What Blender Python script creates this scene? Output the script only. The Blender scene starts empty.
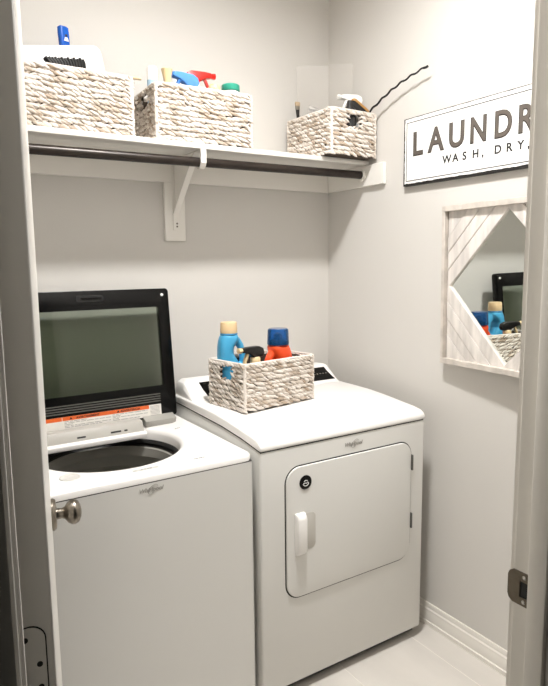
import bpy, bmesh, math, random
from mathutils import Matrix, Vector

random.seed(7)
S = bpy.context.scene
COL = S.collection

# ------------------------------------------------------------------ camera
def make_camera():
    yaw, pit, rol, f = 0.5653, -0.1317, -0.0111, 600.55
    F = Vector((math.sin(yaw)*math.cos(pit), math.cos(yaw)*math.cos(pit), math.sin(pit)))
    R = Vector((math.cos(yaw), -math.sin(yaw), 0))
    U = R.cross(F)
    c, s = math.cos(rol), math.sin(rol)
    R2, U2 = c*R + s*U, -s*R + c*U
    cd = bpy.data.cameras.new('camera')
    cd.sensor_fit = 'VERTICAL'
    cd.sensor_height = 36.0
    cd.lens = f/686*36.0
    cd.clip_start = 0.02
    co = bpy.data.objects.new('camera', cd)
    COL.objects.link(co)
    M = Matrix((( R2.x, U2.x, -F.x, -1.7776), (R2.y, U2.y, -F.y, -2.3085), (R2.z, U2.z, -F.z, 1.4884), (0, 0, 0, 1)))
    co.matrix_world = M
    S.camera = co
make_camera()

# ------------------------------------------------------------------ world, exposure
W = bpy.data.worlds.new('hall_ambient')
S.world = W
W.use_nodes = True
W.node_tree.nodes['Background'].inputs[0].default_value = (0.95, 0.97, 0.86, 1)
W.node_tree.nodes['Background'].inputs[1].default_value = 0.02
S.view_settings.view_transform = 'Standard'
S.view_settings.look = 'None'
S.view_settings.gamma = 1.0
S.view_settings.use_curve_mapping = False
S.view_settings.exposure = 0.0
LAMP_EMIT = 585.0
LAMP_POS = (-0.88, -1.12, 3.02)
try:
    S.cycles.use_denoising = True
    S.cycles.max_bounces = 10
    S.cycles.diffuse_bounces = 6
    S.cycles.transparent_max_bounces = 16
except Exception:
    pass

# ------------------------------------------------------------------ materials
def lin(c):
    if isinstance(c, str):
        c = c.lstrip('#')
        c = [int(c[i:i+2], 16)/255 for i in (0, 2, 4)]
        c = [x/12.92 if x <= 0.04045 else ((x+0.055)/1.055)**2.4 for x in c]
    return (c[0], c[1], c[2], 1)

MATS = {}
def mat(name, col, rough=0.5, metal=0.0, spec=0.5, noise=None, bump=None, coat=0.0, trans=0.0, col2=None, emit=None):
    """principled material; noise=(scale, amount) tints the colour, bump=(scale, strength)"""
    if name in MATS:
        return MATS[name]
    m = bpy.data.materials.new(name)
    m.use_nodes = True
    nt = m.node_tree
    b = nt.nodes['Principled BSDF']
    b.inputs['Base Color'].default_value = lin(col)
    b.inputs['Roughness'].default_value = rough
    b.inputs['Metallic'].default_value = metal
    b.inputs['Specular IOR Level'].default_value = spec
    b.inputs['Coat Weight'].default_value = coat
    b.inputs['Transmission Weight'].default_value = trans
    if emit:
        b.inputs['Emission Color'].default_value = lin(emit[0])
        b.inputs['Emission Strength'].default_value = emit[1]
    tc = nt.nodes.new('ShaderNodeTexCoord')
    if noise:
        sc = noise[0]
        mp = nt.nodes.new('ShaderNodeMapping')
        if isinstance(sc, (tuple, list)):
            mp.inputs['Scale'].default_value = sc
        else:
            mp.inputs['Scale'].default_value = (sc, sc, sc)
        nt.links.new(tc.outputs['Object'], mp.inputs[0])
        n = nt.nodes.new('ShaderNodeTexNoise')
        n.inputs['Scale'].default_value = 1
        n.inputs['Detail'].default_value = 5
        nt.links.new(mp.outputs[0], n.inputs['Vector'])
        r = nt.nodes.new('ShaderNodeValToRGB')
        a = lin(col)
        if col2:
            c2 = lin(col2)
        else:
            k = 1-noise[1]
            c2 = (a[0]*k, a[1]*k, a[2]*k, 1)
        r.color_ramp.elements[0].position = 0.35
        r.color_ramp.elements[0].color = c2
        r.color_ramp.elements[1].position = 0.62
        r.color_ramp.elements[1].color = a
        nt.links.new(n.outputs['Fac'], r.inputs[0])
        nt.links.new(r.outputs[0], b.inputs['Base Color'])
    if bump:
        n2 = nt.nodes.new('ShaderNodeTexNoise')
        n2.inputs['Scale'].default_value = bump[0]
        n2.inputs['Detail'].default_value = 3
        nt.links.new(tc.outputs['Object'], n2.inputs['Vector'])
        bp = nt.nodes.new('ShaderNodeBump')
        bp.inputs['Strength'].default_value = bump[1]
        bp.inputs['Distance'].default_value = 0.002
        nt.links.new(n2.outputs['Fac'], bp.inputs['Height'])
        nt.links.new(bp.outputs[0], b.inputs['Normal'])
    MATS[name] = m
    return m

def tint_mat(name, c1, c2, rough=0.75):
    """straw: colour varies from strand to strand through the 'tint' attribute"""
    m = bpy.data.materials.new(name)
    m.use_nodes = True
    nt = m.node_tree
    b = nt.nodes['Principled BSDF']
    b.inputs['Roughness'].default_value = rough
    at = nt.nodes.new('ShaderNodeAttribute')
    at.attribute_name = 'tint'
    r = nt.nodes.new('ShaderNodeValToRGB')
    r.color_ramp.elements[0].color = lin(c1)
    r.color_ramp.elements[1].color = lin(c2)
    r.color_ramp.elements[0].position = 0.0
    r.color_ramp.elements[1].position = 0.6
    tc = nt.nodes.new('ShaderNodeTexCoord')
    n = nt.nodes.new('ShaderNodeTexNoise')
    n.inputs['Scale'].default_value = 260
    nt.links.new(tc.outputs['Object'], n.inputs['Vector'])
    mx = nt.nodes.new('ShaderNodeMath')
    mx.operation = 'MULTIPLY_ADD'
    nt.links.new(n.outputs['Fac'], mx.inputs[0])
    mx.inputs[1].default_value = 0.5
    nt.links.new(at.outputs['Fac'], mx.inputs[2])
    sb = nt.nodes.new('ShaderNodeMath')
    sb.operation = 'SUBTRACT'
    nt.links.new(mx.outputs[0], sb.inputs[0])
    sb.inputs[1].default_value = 0.2
    nt.links.new(sb.outputs[0], r.inputs[0])
    nt.links.new(r.outputs[0], b.inputs['Base Color'])
    bp = nt.nodes.new('ShaderNodeBump')
    bp.inputs['Strength'].default_value = 0.4
    bp.inputs['Distance'].default_value = 0.002
    nt.links.new(n.outputs['Fac'], bp.inputs['Height'])
    nt.links.new(bp.outputs[0], b.inputs['Normal'])
    return m

def clear_mat(name, tint, gloss_rough=0.03, ior=1.45, haze=0.0, haze_col='#ffffff'):
    """thin see-through sheet: tinted transparent + fresnel gloss (+ a share of milky diffuse)"""
    m = bpy.data.materials.new(name)
    m.use_nodes = True
    nt = m.node_tree
    nt.nodes.remove(nt.nodes['Principled BSDF'])
    out = nt.nodes['Material Output']
    t = nt.nodes.new('ShaderNodeBsdfTransparent')
    t.inputs[0].default_value = lin(tint)
    g = nt.nodes.new('ShaderNodeBsdfGlossy')
    g.inputs['Roughness'].default_value = gloss_rough
    g.inputs['Color'].default_value = (1, 1, 1, 1)
    fr = nt.nodes.new('ShaderNodeFresnel')
    fr.inputs[0].default_value = ior
    mix = nt.nodes.new('ShaderNodeMixShader')
    nt.links.new(fr.outputs[0], mix.inputs[0])
    last = t
    if haze > 0:
        df = nt.nodes.new('ShaderNodeBsdfDiffuse')
        df.inputs[0].default_value = lin(haze_col)
        mh = nt.nodes.new('ShaderNodeMixShader')
        mh.inputs[0].default_value = haze
        nt.links.new(t.outputs[0], mh.inputs[1])
        nt.links.new(df.outputs[0], mh.inputs[2])
        last = mh
    nt.links.new(last.outputs[0], mix.inputs[1])
    nt.links.new(g.outputs[0], mix.inputs[2])
    nt.links.new(mix.outputs[0], out.inputs['Surface'])
    return m

def print_mat(name, paper, ink, scale):
    """tiny unreadable print: rows of broken dark dashes on a label"""
    m = bpy.data.materials.new(name)
    m.use_nodes = True
    nt = m.node_tree
    b = nt.nodes['Principled BSDF']
    b.inputs['Roughness'].default_value = 0.35
    tc = nt.nodes.new('ShaderNodeTexCoord')
    mp = nt.nodes.new('ShaderNodeMapping')
    mp.inputs['Scale'].default_value = scale
    nt.links.new(tc.outputs['Object'], mp.inputs[0])
    w = nt.nodes.new('ShaderNodeTexBrick')
    w.inputs['Color1'].default_value = lin(ink)
    w.inputs['Color2'].default_value = lin('#8a8884')
    w.inputs['Mortar'].default_value = lin(paper)
    w.inputs['Scale'].default_value = 1
    w.inputs['Mortar Size'].default_value = 0.19
    w.inputs['Mortar Smooth'].default_value = 0.3
    w.inputs['Brick Width'].default_value = 1.3
    w.inputs['Row Height'].default_value = 0.5
    nt.links.new(mp.outputs[0], w.inputs['Vector'])
    nt.links.new(w.outputs['Color'], b.inputs['Base Color'])
    return m

M_wall = mat('wall_paint', '#cfccc7', 0.85, bump=(160, 0.12), noise=(1.5, 0.03))
M_ceil = mat('ceiling_paint', '#e6e3de', 0.9, bump=(120, 0.15))
M_trim = mat('trim_paint', '#e4e0d9', 0.4, noise=(3, 0.03))
M_shelf = mat('shelf_paint', '#e7e4de', 0.45, noise=(4, 0.03))
M_door = mat('door_paint', '#e2dfd8', 0.4, noise=(3, 0.03))
M_tile = mat('floor_tile', '#d5d0c9', 0.38, noise=((5, 2.2, 5), 0.1), bump=(60, 0.05))
M_grout = mat('grout', '#e2ddd5', 0.9)
M_hallfloor = mat('hall_floor', '#5a5149', 0.6, noise=(4, 0.2))
M_enamel = mat('white_enamel', '#dad9d5', 0.22, spec=0.5, noise=(1.3, 0.02))
M_plastic = mat('white_plastic', '#efedea', 0.3, noise=(2, 0.02))
M_black = mat('gloss_black', '#060606', 0.2, spec=0.22, noise=(20, 0.1))
M_matblack = mat('matte_black', '#121211', 0.6, noise=(20, 0.2))
M_seam = mat('dark_seam', '#17160f', 0.7, noise=(20, 0.2))
M_rubber = mat('grey_rubber', '#55544f', 0.6, noise=(20, 0.1))
M_steel = mat('drum_steel', '#b9b7b0', 0.32, metal=0.9, noise=(30, 0.06))
M_ringgrey = mat('tub_ring_grey', '#8f8d86', 0.45, noise=(8, 0.05))
M_chrome = mat('chrome', '#b7b5b0', 0.2, metal=1.0, noise=(50, 0.05))
M_nickel = mat('satin_nickel', '#8d867c', 0.28, metal=1.0, noise=(60, 0.08))
M_bronze = mat('aged_metal', '#6e665b', 0.35, metal=0.9, noise=(60, 0.15))
M_rod = mat('dark_rod', '#2e251f', 0.35, metal=0.3, noise=((20, 60, 60), 0.4))
M_straw = tint_mat('whitewashed_straw', '#a6937e', '#dfd7ce')
M_liner = mat('gap_shade_liner', '#4e4136', 0.9, noise=(60, 0.4))  # dark brown paints shade into the gaps of the weave
M_wood = mat('whitewashed_wood', '#e2dcd6', 0.6, noise=((30, 30, 6), 0.28), bump=(90, 0.2))
M_woodframe = mat('greyed_wood', '#cfc7be', 0.6, noise=((25, 25, 25), 0.22), bump=(90, 0.2))
M_mirror = mat('mirror_silver', '#e4e8e4', 0.01, metal=1.0, noise=(2, 0.01))
M_signwhite = mat('sign_white', '#f3f2ef', 0.45, noise=(6, 0.03))
M_signblack = mat('sign_black', '#1d1b19', 0.6, noise=(30, 0.3))
M_letter = mat('letter_grey', '#5e564f', 0.5, noise=(40, 0.15))
M_letterdark = mat('letter_edge', '#2b2623', 0.5, noise=(40, 0.15))
M_lamp = mat('lamp_glass', '#ffffff', 0.4, emit=('#fffdfb', LAMP_EMIT), noise=(3, 0.01))
M_lampmetal = mat('lamp_metal', '#8f8a82', 0.35, metal=1.0, noise=(30, 0.1))

# ------------------------------------------------------------------ mesh helpers
class MB:
    def __init__(s, M=None):
        s.v = []; s.f = []; s.t = []; s.M = M
    def add(s, vs, fs, tint=0.5):
        o = len(s.v)
        for p in vs:
            p = Vector(p)
            s.v.append(tuple(s.M @ p) if s.M else tuple(p))
            s.t.append(tint)
        s.f += [tuple(i+o for i in f) for f in fs]
        return s
    def box(s, x0, x1, y0, y1, z0, z1):
        return s.add([(x0,y0,z0),(x1,y0,z0),(x1,y1,z0),(x0,y1,z0),(x0,y0,z1),(x1,y0,z1),(x1,y1,z1),(x0,y1,z1)],
                     [(0,3,2,1),(4,5,6,7),(0,1,5,4),(1,2,6,5),(2,3,7,6),(3,0,4,7)])
    def prism(s, pts, d, fn):
        """pts: 2D outline; fn(u,v,w) -> 3D; extruded over w in d=(w0,w1)"""
        n = len(pts)
        vs = [fn(u, v, d[0]) for u, v in pts] + [fn(u, v, d[1]) for u, v in pts]
        fs = [tuple(range(n))[::-1], tuple(range(n, 2*n))] + [(i, (i+1) % n, n+(i+1) % n, n+i) for i in range(n)]
        return s.add(vs, fs)
    def loft(s, rings, cap0=True, cap1=True, closed=True, tint=0.5):
        n = len(rings[0]); vs = [p for r in rings for p in r]; fs = []
        for k in range(len(rings)-1):
            for i in range(n if closed else n-1):
                j = (i+1) % n
                fs.append((k*n+i, k*n+j, (k+1)*n+j, (k+1)*n+i))
        if cap0: fs.append(tuple(range(n))[::-1])
        if cap1: fs.append(tuple(range((len(rings)-1)*n, len(rings)*n)))
        return s.add(vs, fs, tint)
    def lathe(s, prof, c=(0,0,0), n=32, axis='z', cap0=True, cap1=True, sx=1, sy=1):
        rings = []
        for r, h in prof:
            ring = []
            for i in range(n):
                a = 2*math.pi*i/n
                u, v = r*math.cos(a)*sx, r*math.sin(a)*sy
                if axis == 'z': p = (c[0]+u, c[1]+v, c[2]+h)
                elif axis == 'x': p = (c[0]+h, c[1]+u, c[2]+v)
                else: p = (c[0]+v, c[1]+h, c[2]+u)
                ring.append(p)
            rings.append(ring)
        return s.loft(rings, cap0, cap1)
    def tube(s, path, r, n=10, closed=False, tint=0.5):
        P = [Vector(p) for p in path]; rings = []; m = len(P)
        up = Vector((0.13, 0.31, 0.94)).normalized(); prev = None
        for i in range(m):
            if closed: t = (P[(i+1) % m]-P[i-1]).normalized()
            else: t = (P[min(i+1, m-1)]-P[max(i-1, 0)]).normalized()
            if prev is None:
                a = up if abs(t.dot(up)) < 0.95 else Vector((1, 0, 0))
                b = t.cross(a).normalized()
            else:
                b = (prev - t*prev.dot(t)).normalized()
            prev = b; c = t.cross(b)
            rr = r[i] if isinstance(r, (list, tuple)) else r
            rings.append([P[i]+b*rr*math.cos(2*math.pi*k/n)+c*rr*math.sin(2*math.pi*k/n) for k in range(n)])
        if closed:
            rings.append(rings[0])
            return s.loft(rings, False, False, tint=tint)
        return s.loft(rings, tint=tint)
    def mesh(s, name, bevel=None, seg=2, smooth=40, tint=False):
        me = bpy.data.meshes.new(name)
        me.from_pydata(s.v, [], s.f)
        if tint:
            at = me.attributes.new('tint', 'FLOAT', 'POINT')
            at.data.foreach_set('value', s.t)
        bm = bmesh.new(); bm.from_mesh(me)
        bmesh.ops.recalc_face_normals(bm, faces=bm.faces)
        if bevel:
            es = [e for e in bm.edges if len(e.link_faces) == 2 and e.calc_face_angle(0) > 0.5]
            bmesh.ops.bevel(bm, geom=es, offset=bevel, segments=seg, affect='EDGES', profile=0.5, clamp_overlap=True)
        bm.to_mesh(me); bm.free()
        if smooth:
            me.polygons.foreach_set('use_smooth', [True]*len(me.polygons))
            me.set_sharp_from_angle(angle=math.radians(smooth))
        me.update()
        return me
    def build(s, name, m, parent=None, bevel=None, seg=2, smooth=40, tint=False):
        me = s.mesh(name, bevel, seg, smooth, tint)
        me.materials.append(m)
        o = bpy.data.objects.new(name, me)
        COL.objects.link(o)
        attach(o, parent)
        return o

def attach(o, parent):
    if parent is not None:
        o.parent = parent
        if parent.type == 'EMPTY':
            o.matrix_parent_inverse = Matrix.Translation(-Vector(parent.location))

def thing(name, label, cat, loc, group=None):
    o = bpy.data.objects.new(name, None)
    COL.objects.link(o)
    o.location = loc
    o.empty_display_size = 0.05
    return tag(o, label, cat, group)
def tag(o, label, cat, group=None):
    o['label'] = label; o['category'] = cat
    if group: o['group'] = group
    return o
def struct(o, label=None, cat=None):
    o['kind'] = 'structure'
    if label: o['label'] = label
    if cat: o['category'] = cat
    return o

def box(name, m, parent, x0, x1, y0, y1, z0, z1, bevel=None, seg=2, M=None):
    return MB(M).box(x0, x1, y0, y1, z0, z1).build(name, m, parent, bevel, seg)

def rrect(x0, x1, y0, y1, r, n=6):
    pts = []
    for cx, cy, a0 in ((x1-r, y1-r, 0), (x0+r, y1-r, 90), (x0+r, y0+r, 180), (x1-r, y0+r, 270)):
        for k in range(n+1):
            a = math.radians(a0+90*k/n)
            pts.append((cx+r*math.cos(a), cy+r*math.sin(a)))
    return pts

XZ = lambda y_: (lambda u, v, w: (u, w, v))       # outline in x,z, extruded along y
def fxz(u, v, w): return (u, w, v)
def fyz(u, v, w): return (w, u, v)
def fxy(u, v, w): return (u, v, w)

def text(name, body, size, m, M, parent, extrude=0.001, offset=0.0, spacing=1.0, align='LEFT', bevel=0.0, shear=0.0):
    cu = bpy.data.curves.new(name, 'FONT')
    cu.body = body; cu.size = size; cu.extrude = extrude; cu.offset = offset
    cu.space_character = spacing; cu.align_x = align; cu.bevel_depth = bevel; cu.shear = shear
    cu.resolution_u = 4
    o = bpy.data.objects.new(name, cu)
    COL.objects.link(o)
    dg = bpy.context.evaluated_depsgraph_get()
    dg.update()
    me = bpy.data.meshes.new_from_object(o.evaluated_get(dg))
    bpy.data.objects.remove(o); bpy.data.curves.remove(cu)
    me.transform(M)
    me.materials.clear(); me.materials.append(m)
    me.name = name
    r = bpy.data.objects.new(name, me)
    COL.objects.link(r)
    attach(r, parent)
    return r

def frame_matrix(origin, ex, ey):
    ex = Vector(ex).normalized(); ey = Vector(ey).normalized(); ez = ex.cross(ey)
    return Matrix(((ex.x, ey.x, ez.x, origin[0]), (ex.y, ey.y, ez.y, origin[1]), (ex.z, ey.z, ez.z, origin[2]), (0, 0, 0, 1)))

def place(x, y, z, rot=0.0, tilt=0.0, tdir=0.0):
    """local to world; tilt leans the thing towards direction tdir"""
    M = Matrix.Translation((x, y, z))
    if tilt:
        M = M @ Matrix.Rotation(tilt, 4, Vector((-math.sin(tdir), math.cos(tdir), 0)))
    return M @ Matrix.Rotation(rot, 4, 'Z')

# ------------------------------------------------------------------ the room
XL, YF, YH, ZC = -1.80, -1.72, -1.84, 3.02
fl = struct(box('floor', M_grout, None, XL-0.1, 0.1, YH, 0.1, -0.06, -0.001), 'beige porcelain tile floor with thin grout lines', 'floor')
tw, tl, gr = 0.343, 0.686, 0.004
tile_mesh = {}
col_i = 0
x1 = -0.13+tw
while x1 > XL:
    x0 = x1-tw
    yy = 0.13+(0.096 if col_i % 2 else 0.0)
    while yy > YF-0.02:
        a0, a1 = max(x0+gr/2, XL), min(x1-gr/2, -0.0)
        b0, b1 = max(yy-tl+gr/2, YF-0.12), min(yy-gr/2, 0.0)
        if a1-a0 > 0.02 and b1-b0 > 0.02:
            box('tile', M_tile, fl, a0, a1, b0, b1, -0.02, 0.0, 0.0008, 1)
        yy -= tl
    x1 -= tw; col_i += 1
struct(box('floor_hall', M_hallfloor, None, -3.4, 0.8, -3.6, YH, -0.06, -0.002), 'dim plain floor of the hall outside the doorway', 'floor')
struct(box('wall_back', M_wall, None, XL-0.1, 0.1, 0.0, 0.1, -0.06, ZC), 'light greige painted back wall behind the machines', 'wall')
struct(box('wall_right', M_wall, None, 0.0, 0.1, YH, 0.0, -0.06, ZC), 'light greige painted wall carrying the sign and mirror', 'wall')
struct(box('wall_left', M_wall, None, XL-0.1, XL, YH, 0.0, -0.06, ZC), 'light greige painted wall hidden behind the open door', 'wall')
JL, JR, ZD = -1.716, -0.931, 2.06
wf = MB()
wf.box(XL-1.5, JL-0.018, YH, YF, -0.002, ZC)
wf.box(JR+0.018, 0.8, YH, YF, -0.002, ZC)
wf.box(JL-0.018, JR+0.018, YH, YF, ZD+0.018, ZC)
struct(wf.build('wall_front', M_wall, None, smooth=None), 'greige wall around the doorway seen from the hall', 'wall')
struct(box('ceiling', M_ceil, None, XL-0.1, 0.1, YH, 0.1, ZC, ZC+0.08), 'white painted ceiling over the laundry room', 'ceiling')

# baseboards: moulded profile
bp_prof = [(0, 0), (0.019, 0), (0.0185, 0.016), (0.014, 0.019), (0.0135, 0.052), (0.0115, 0.057), (0.0118, 0.064), (0.0075, 0.07), (0.0075, 0.083), (0.005, 0.0895), (0, 0.0895)]
def baseboard(name, fn, a, b, label):
    m = MB(); m.prism(bp_prof, (a, b), fn)
    return struct(m.build(name, M_trim, None, smooth=30), label, 'baseboard')
baseboard('baseboard_right', lambda u, v, w: (-u, w, v), YF, -0.0, 'white moulded baseboard below the sign wall')
baseboard('baseboard_back', lambda u, v, w: (w, -u, v), XL, -0.02, 'white moulded baseboard behind the machines')
baseboard('baseboard_left', lambda u, v, w: (XL+u, w, v), YF, -0.02, 'white moulded baseboard behind the open door')
baseboard('baseboard_front', lambda u, v, w: (w, YF+u, v), JR+0.09, -0.02, 'white moulded baseboard beside the doorway')

# door frame
t1 = struct(box('trim_1', M_trim, None, JL-0.017, JL, YH, YF, 0.0, ZD, 0.001, 1), 'hinge side door jamb at the left edge, in hall shade', 'door jamb')
box('door_stop', M_trim, t1, JL, JL+0.011, -1.79, -1.757, 0.0, ZD, 0.003, 2)
t2 = struct(box('trim_2', M_trim, None, JR, JR+0.017, YH, YF, 0.0, ZD, 0.001, 1), 'white door jamb with the strike plate at the right edge', 'door jamb')
box('door_stop', M_trim, t2, JR-0.011, JR, -1.785, -1.752, 0.0, ZD, 0.003, 2)
t3 = struct(box('trim_3', M_trim, None, JL-0.017, JR+0.017, YH, YF, ZD, ZD+0.017, 0.001, 1), 'white head jamb across the top of the doorway', 'door jamb')
box('door_stop', M_trim, t3, JL+0.011, JR-0.011, -1.785, -1.752, ZD-0.011, ZD, 0.003, 2)
cas = [(0, 0), (0, 0.010), (0.012, 0.014), (0.045, 0.016), (0.057, 0.012), (0.057, 0)]
def casing(name, pts, label):
    struct(MB().prism(pts[0], pts[1], pts[2]).build(name, M_trim, None, smooth=30), label, 'door casing')
casing('trim_4', (cas, (0.0, ZD+0.06), lambda u, v, w: (JL-0.005-u, YH-v, w)), 'moulded casing on the hall side by the hinges')
casing('trim_5', (cas, (0.0, ZD+0.06), lambda u, v, w: (JR+0.005+u, YH-v, w)), 'moulded casing on the hall side by the strike plate')
casing('trim_6', (cas, (JL-0.005, JR+0.005), lambda u, v, w: (w, YH-v, ZD+0.005+u)), 'moulded casing over the doorway on the hall side')
casing('trim_7', (cas, (0.0, ZD+0.06), lambda u, v, w: (JR+0.005+u, YF+v, w)), 'moulded casing inside the room by the strike plate')

# strike plate on the right jamb: plate with a latch hole and a curved lip
sp = MB()
z0, z1 = 0.918, 0.976
ya, yb, hy0, hy1, hz0, hz1 = -1.7195, -1.7505, -1.733, -1.749, 0.932, 0.960
X = JR
sp.box(X-0.0022, X, hy0, ya, z0, z1)
sp.box(X-0.0022, X, yb, hy0, z0, hz0)
sp.box(X-0.0022, X, yb, hy0, hz1, z1)
sp.box(X-0.0022, X, yb, hy1, hz0, hz1)
strike = sp.build('strike_plate', M_bronze, t2, smooth=30)
strike['label'] = 'aged metal strike plate with a latch hole'
lip = [(ya, X-0.0022), (ya, X), (ya+0.004, X+0.001), (ya+0.008, X+0.005), (ya+0.0095, X+0.004), (ya+0.0055, X-0.0012)]
MB().prism([(z0, 0), (z1, 0), (z1-0.005, 0.7), (z1-0.012, 1), (z0+0.012, 1), (z0+0.005, 0.7)], (0, 1), lambda u, v, w: (X-0.0022+0.006*v*w, ya+0.0095*v, u)).build('strike_lip', M_bronze, strike)
box('latch_hole', M_matblack, strike, X-0.0004, X+0.0002, hy1, hy0, hz0, hz1)
for zz in (0.9255, 0.9685):
    MB().lathe([(0.0035, -0.0005), (0.0035, -0.0028), (0.0022, -0.0034)], (X, -1.741, zz), 12, 'x').build('screw', M_chrome, strike)

# ------------------------------------------------------------------ the open door (hinged left, swung into the room)
DM = Matrix.Translation((-1.670, -1.73, 0)) @ Matrix.Rotation(math.radians(-11.4), 4, 'Z')
door = bpy.data.objects.new('door_1', None); COL.objects.link(door); door.location = (-1.667, -1.73, 0)
struct(door, 'white door swung open into the room, seen edge on at left', 'door')
DW = 0.76
dm = MB(DM); dm.box(-0.035, 0, 0, DW, 0.012, 2.045)
dm.build('door_slab', M_door, door, 0.0015, 1)
for zc in (0.25, 1.092, 1.85):
    lf = MB(DM).prism(rrect(-0.0365, -0.0068, zc-0.052, zc+0.052, 0.0145, 6), (0.0, -0.0006), lambda u, v, w: (u, w, v)).build('hinge_mortise', M_seam, door)
    pl = MB(DM).prism(rrect(-0.0365, -0.0080, zc-0.0508, zc+0.0508, 0.0135, 6), (0.0, -0.0014), lambda u, v, w: (u, w, v)).build('hinge_leaf', M_door, door)
    for (sx, sz) in ((-0.014, 0.012), (-0.026, 0.039), (-0.014, -0.012), (-0.026, -0.039)):
        MB(DM).lathe([(0.0028, -0.0010), (0.0028, -0.0022), (0.001, -0.0024)], (sx, 0, zc+sz), 10, 'y').build('screw', M_seam, pl)
    MB(DM).lathe([(0.0055, -0.052), (0.0062, -0.050), (0.0062, 0.050), (0.0055, 0.052)], (-0.0405, -0.001, zc), 12).build('hinge_barrel', M_bronze, door)
kz, ky = 0.972, 0.700
MB(DM).lathe([(0.033, 0.0), (0.0335, 0.004), (0.030, 0.009), (0.018, 0.011)], (0, ky, kz), 32, 'x').build('rosette', M_nickel, door)
kn = MB(DM).lathe([(0.012, 0.008), (0.0105, 0.020), (0.0125, 0.026), (0.021, 0.032), (0.0255, 0.040), (0.0262, 0.046), (0.0225, 0.054), (0.013, 0.059), (0.003, 0.0605)], (0, ky, kz), 32, 'x').build('door_knob', M_nickel, door)
kn['label'] = 'rounded satin metal door knob'
MB(DM).lathe([(0.033, -0.035), (0.033, -0.040), (0.018, -0.046), (0.0105, -0.055), (0.025, -0.075), (0.026, -0.082), (0.013, -0.094)], (0, ky, kz), 24, 'x').build('rear_knob', M_nickel, door)
box('latch_plate', M_bronze, door, -0.030, -0.005, DW-0.0002, DW+0.0012, kz-0.028, kz+0.028, M=DM)

# ------------------------------------------------------------------ ceiling lamp (above the frame), deep dark rim added to dim the upper walls
lamp = thing('ceiling_light', 'round metal ceiling downlight with a glowing recessed diffuser', 'lamp', (LAMP_POS[0], LAMP_POS[1], ZC))
lx, ly = LAMP_POS[0], LAMP_POS[1]
MB().lathe([(0.124, 0.0), (0.126, -0.080), (0.123, -0.084), (0.112, -0.084), (0.1105, -0.030), (0.02, -0.030)], (lx, ly, ZC), 48).build('lamp_housing', M_lampmetal, lamp)
MB().lathe([(0.1118, -0.0835), (0.1090, -0.0835), (0.1082, -0.0305)], (lx, ly, ZC), 48, cap0=False, cap1=False).build('cutoff_baffle', M_rubber, lamp)  # unseen dark ring, added to keep lamp light off the upper walls
MB().lathe([(0.1075, -0.0305), (0.1070, -0.0335), (0.02, -0.0340)], (lx, ly, ZC), 48).build('lamp_diffuser', M_lamp, lamp)

# ------------------------------------------------------------------ shelf, cleats, bracket, closet rod
ZS0, ZS1, SD = 1.901, 1.920, 0.286
sh = thing('wall_shelf', 'white painted wall shelf on cleats holding three woven baskets', 'shelf', (-0.9, -0.0, 1.813))
box('shelf_board', M_shelf, sh, XL+0.001, -0.001, -SD, -0.001, ZS0, ZS1, 0.002, 2)
box('back_cleat', M_shelf, sh, XL+0.001, -0.001, -0.0185, -0.0005, 1.813, ZS0, 0.0015, 1)
box('side_cleat', M_shelf, sh, -0.0185, -0.0005, -0.393, -0.0188, 1.813, ZS0-0.0002, 0.0015, 1)
box('side_cleat', M_shelf, sh, XL+0.0005, XL+0.0185, -0.393, -0.0188, 1.813, ZS0-0.0002, 0.0015, 1)
box('support_board', M_shelf, sh, -0.832, -0.745, -0.0185, -0.0005, 1.583, 1.8128, 0.0015, 1)
br = thing('shelf_bracket', 'white metal shelf and rod bracket under the middle of the shelf', 'bracket', (-0.787, -0.019, 1.63))
bx = -0.787
box('wall_strap', M_shelf, br, bx-0.012, bx+0.012, -0.0215, -0.0188, 1.625, 1.898, 0.0008, 1)
box('shelf_strap', M_shelf, br, bx-0.012, bx+0.012, -0.272, -0.0216, 1.8975, 1.9005, 0.0008, 1)
MB().prism([(-0.0216, 1.695), (-0.0216, 1.893), (-0.225, 1.893)], (bx-0.0015, bx+0.0015), fyz).build('brace_web', M_shelf, br)
MB().prism([(-0.0216, 1.688), (-0.0216, 1.695), (-0.225, 1.896), (-0.232, 1.896)], (bx-0.012, bx+0.012), fyz).build('brace_flange', M_shelf, br)
RY = -0.262
def rodz(x): return 1.8625 + 0.010*(x/1.4)
hk = []
for k in range(9):
    a = math.radians(-20-200*k/8)
    hk.append((RY+0.0205*math.cos(a), rodz(bx)+0.0205*math.sin(a)))
hk2 = [(RY+0.0240*(y-RY)/0.0205, rodz(bx)+0.0240*(z-rodz(bx))/0.0205) for y, z in hk][::-1]
MB().prism(hk+hk2, (bx-0.011, bx+0.011), fyz).build('rod_hook', M_shelf, br)
box('hook_tab', M_shelf, br, bx-0.011, bx+0.011, RY-0.026, RY-0.0215, rodz(bx)-0.006, 1.900, 0.0008, 1)
for zz in (1.64, 1.652, 1.885):
    MB().lathe([(0.0035, -0.0210), (0.0035, -0.0228), (0.002, -0.0235)], (bx+0.004, 0, zz), 10, 'y').build('screw', M_bronze, br)
rod = thing('closet_rod', 'long dark round closet rod hung under the shelf front', 'rod', (-0.9, RY, 1.86))
MB().tube([(XL+0.019, RY, rodz(XL)), (-0.9, RY, rodz(-0.9)), (-0.021, RY, rodz(0))], 0.0165, 20).build('rod_tube', M_rod, rod)
for xx, dx in ((-0.0187, -0.010), (XL+0.0187, 0.010)):
    MB().lathe([(0.026, 0.0), (0.026, dx*0.5), (0.021, dx), (0.0175, dx)], (xx, RY, rodz(xx)), 24, 'x').build('rod_socket', M_shelf, rod)

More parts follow.
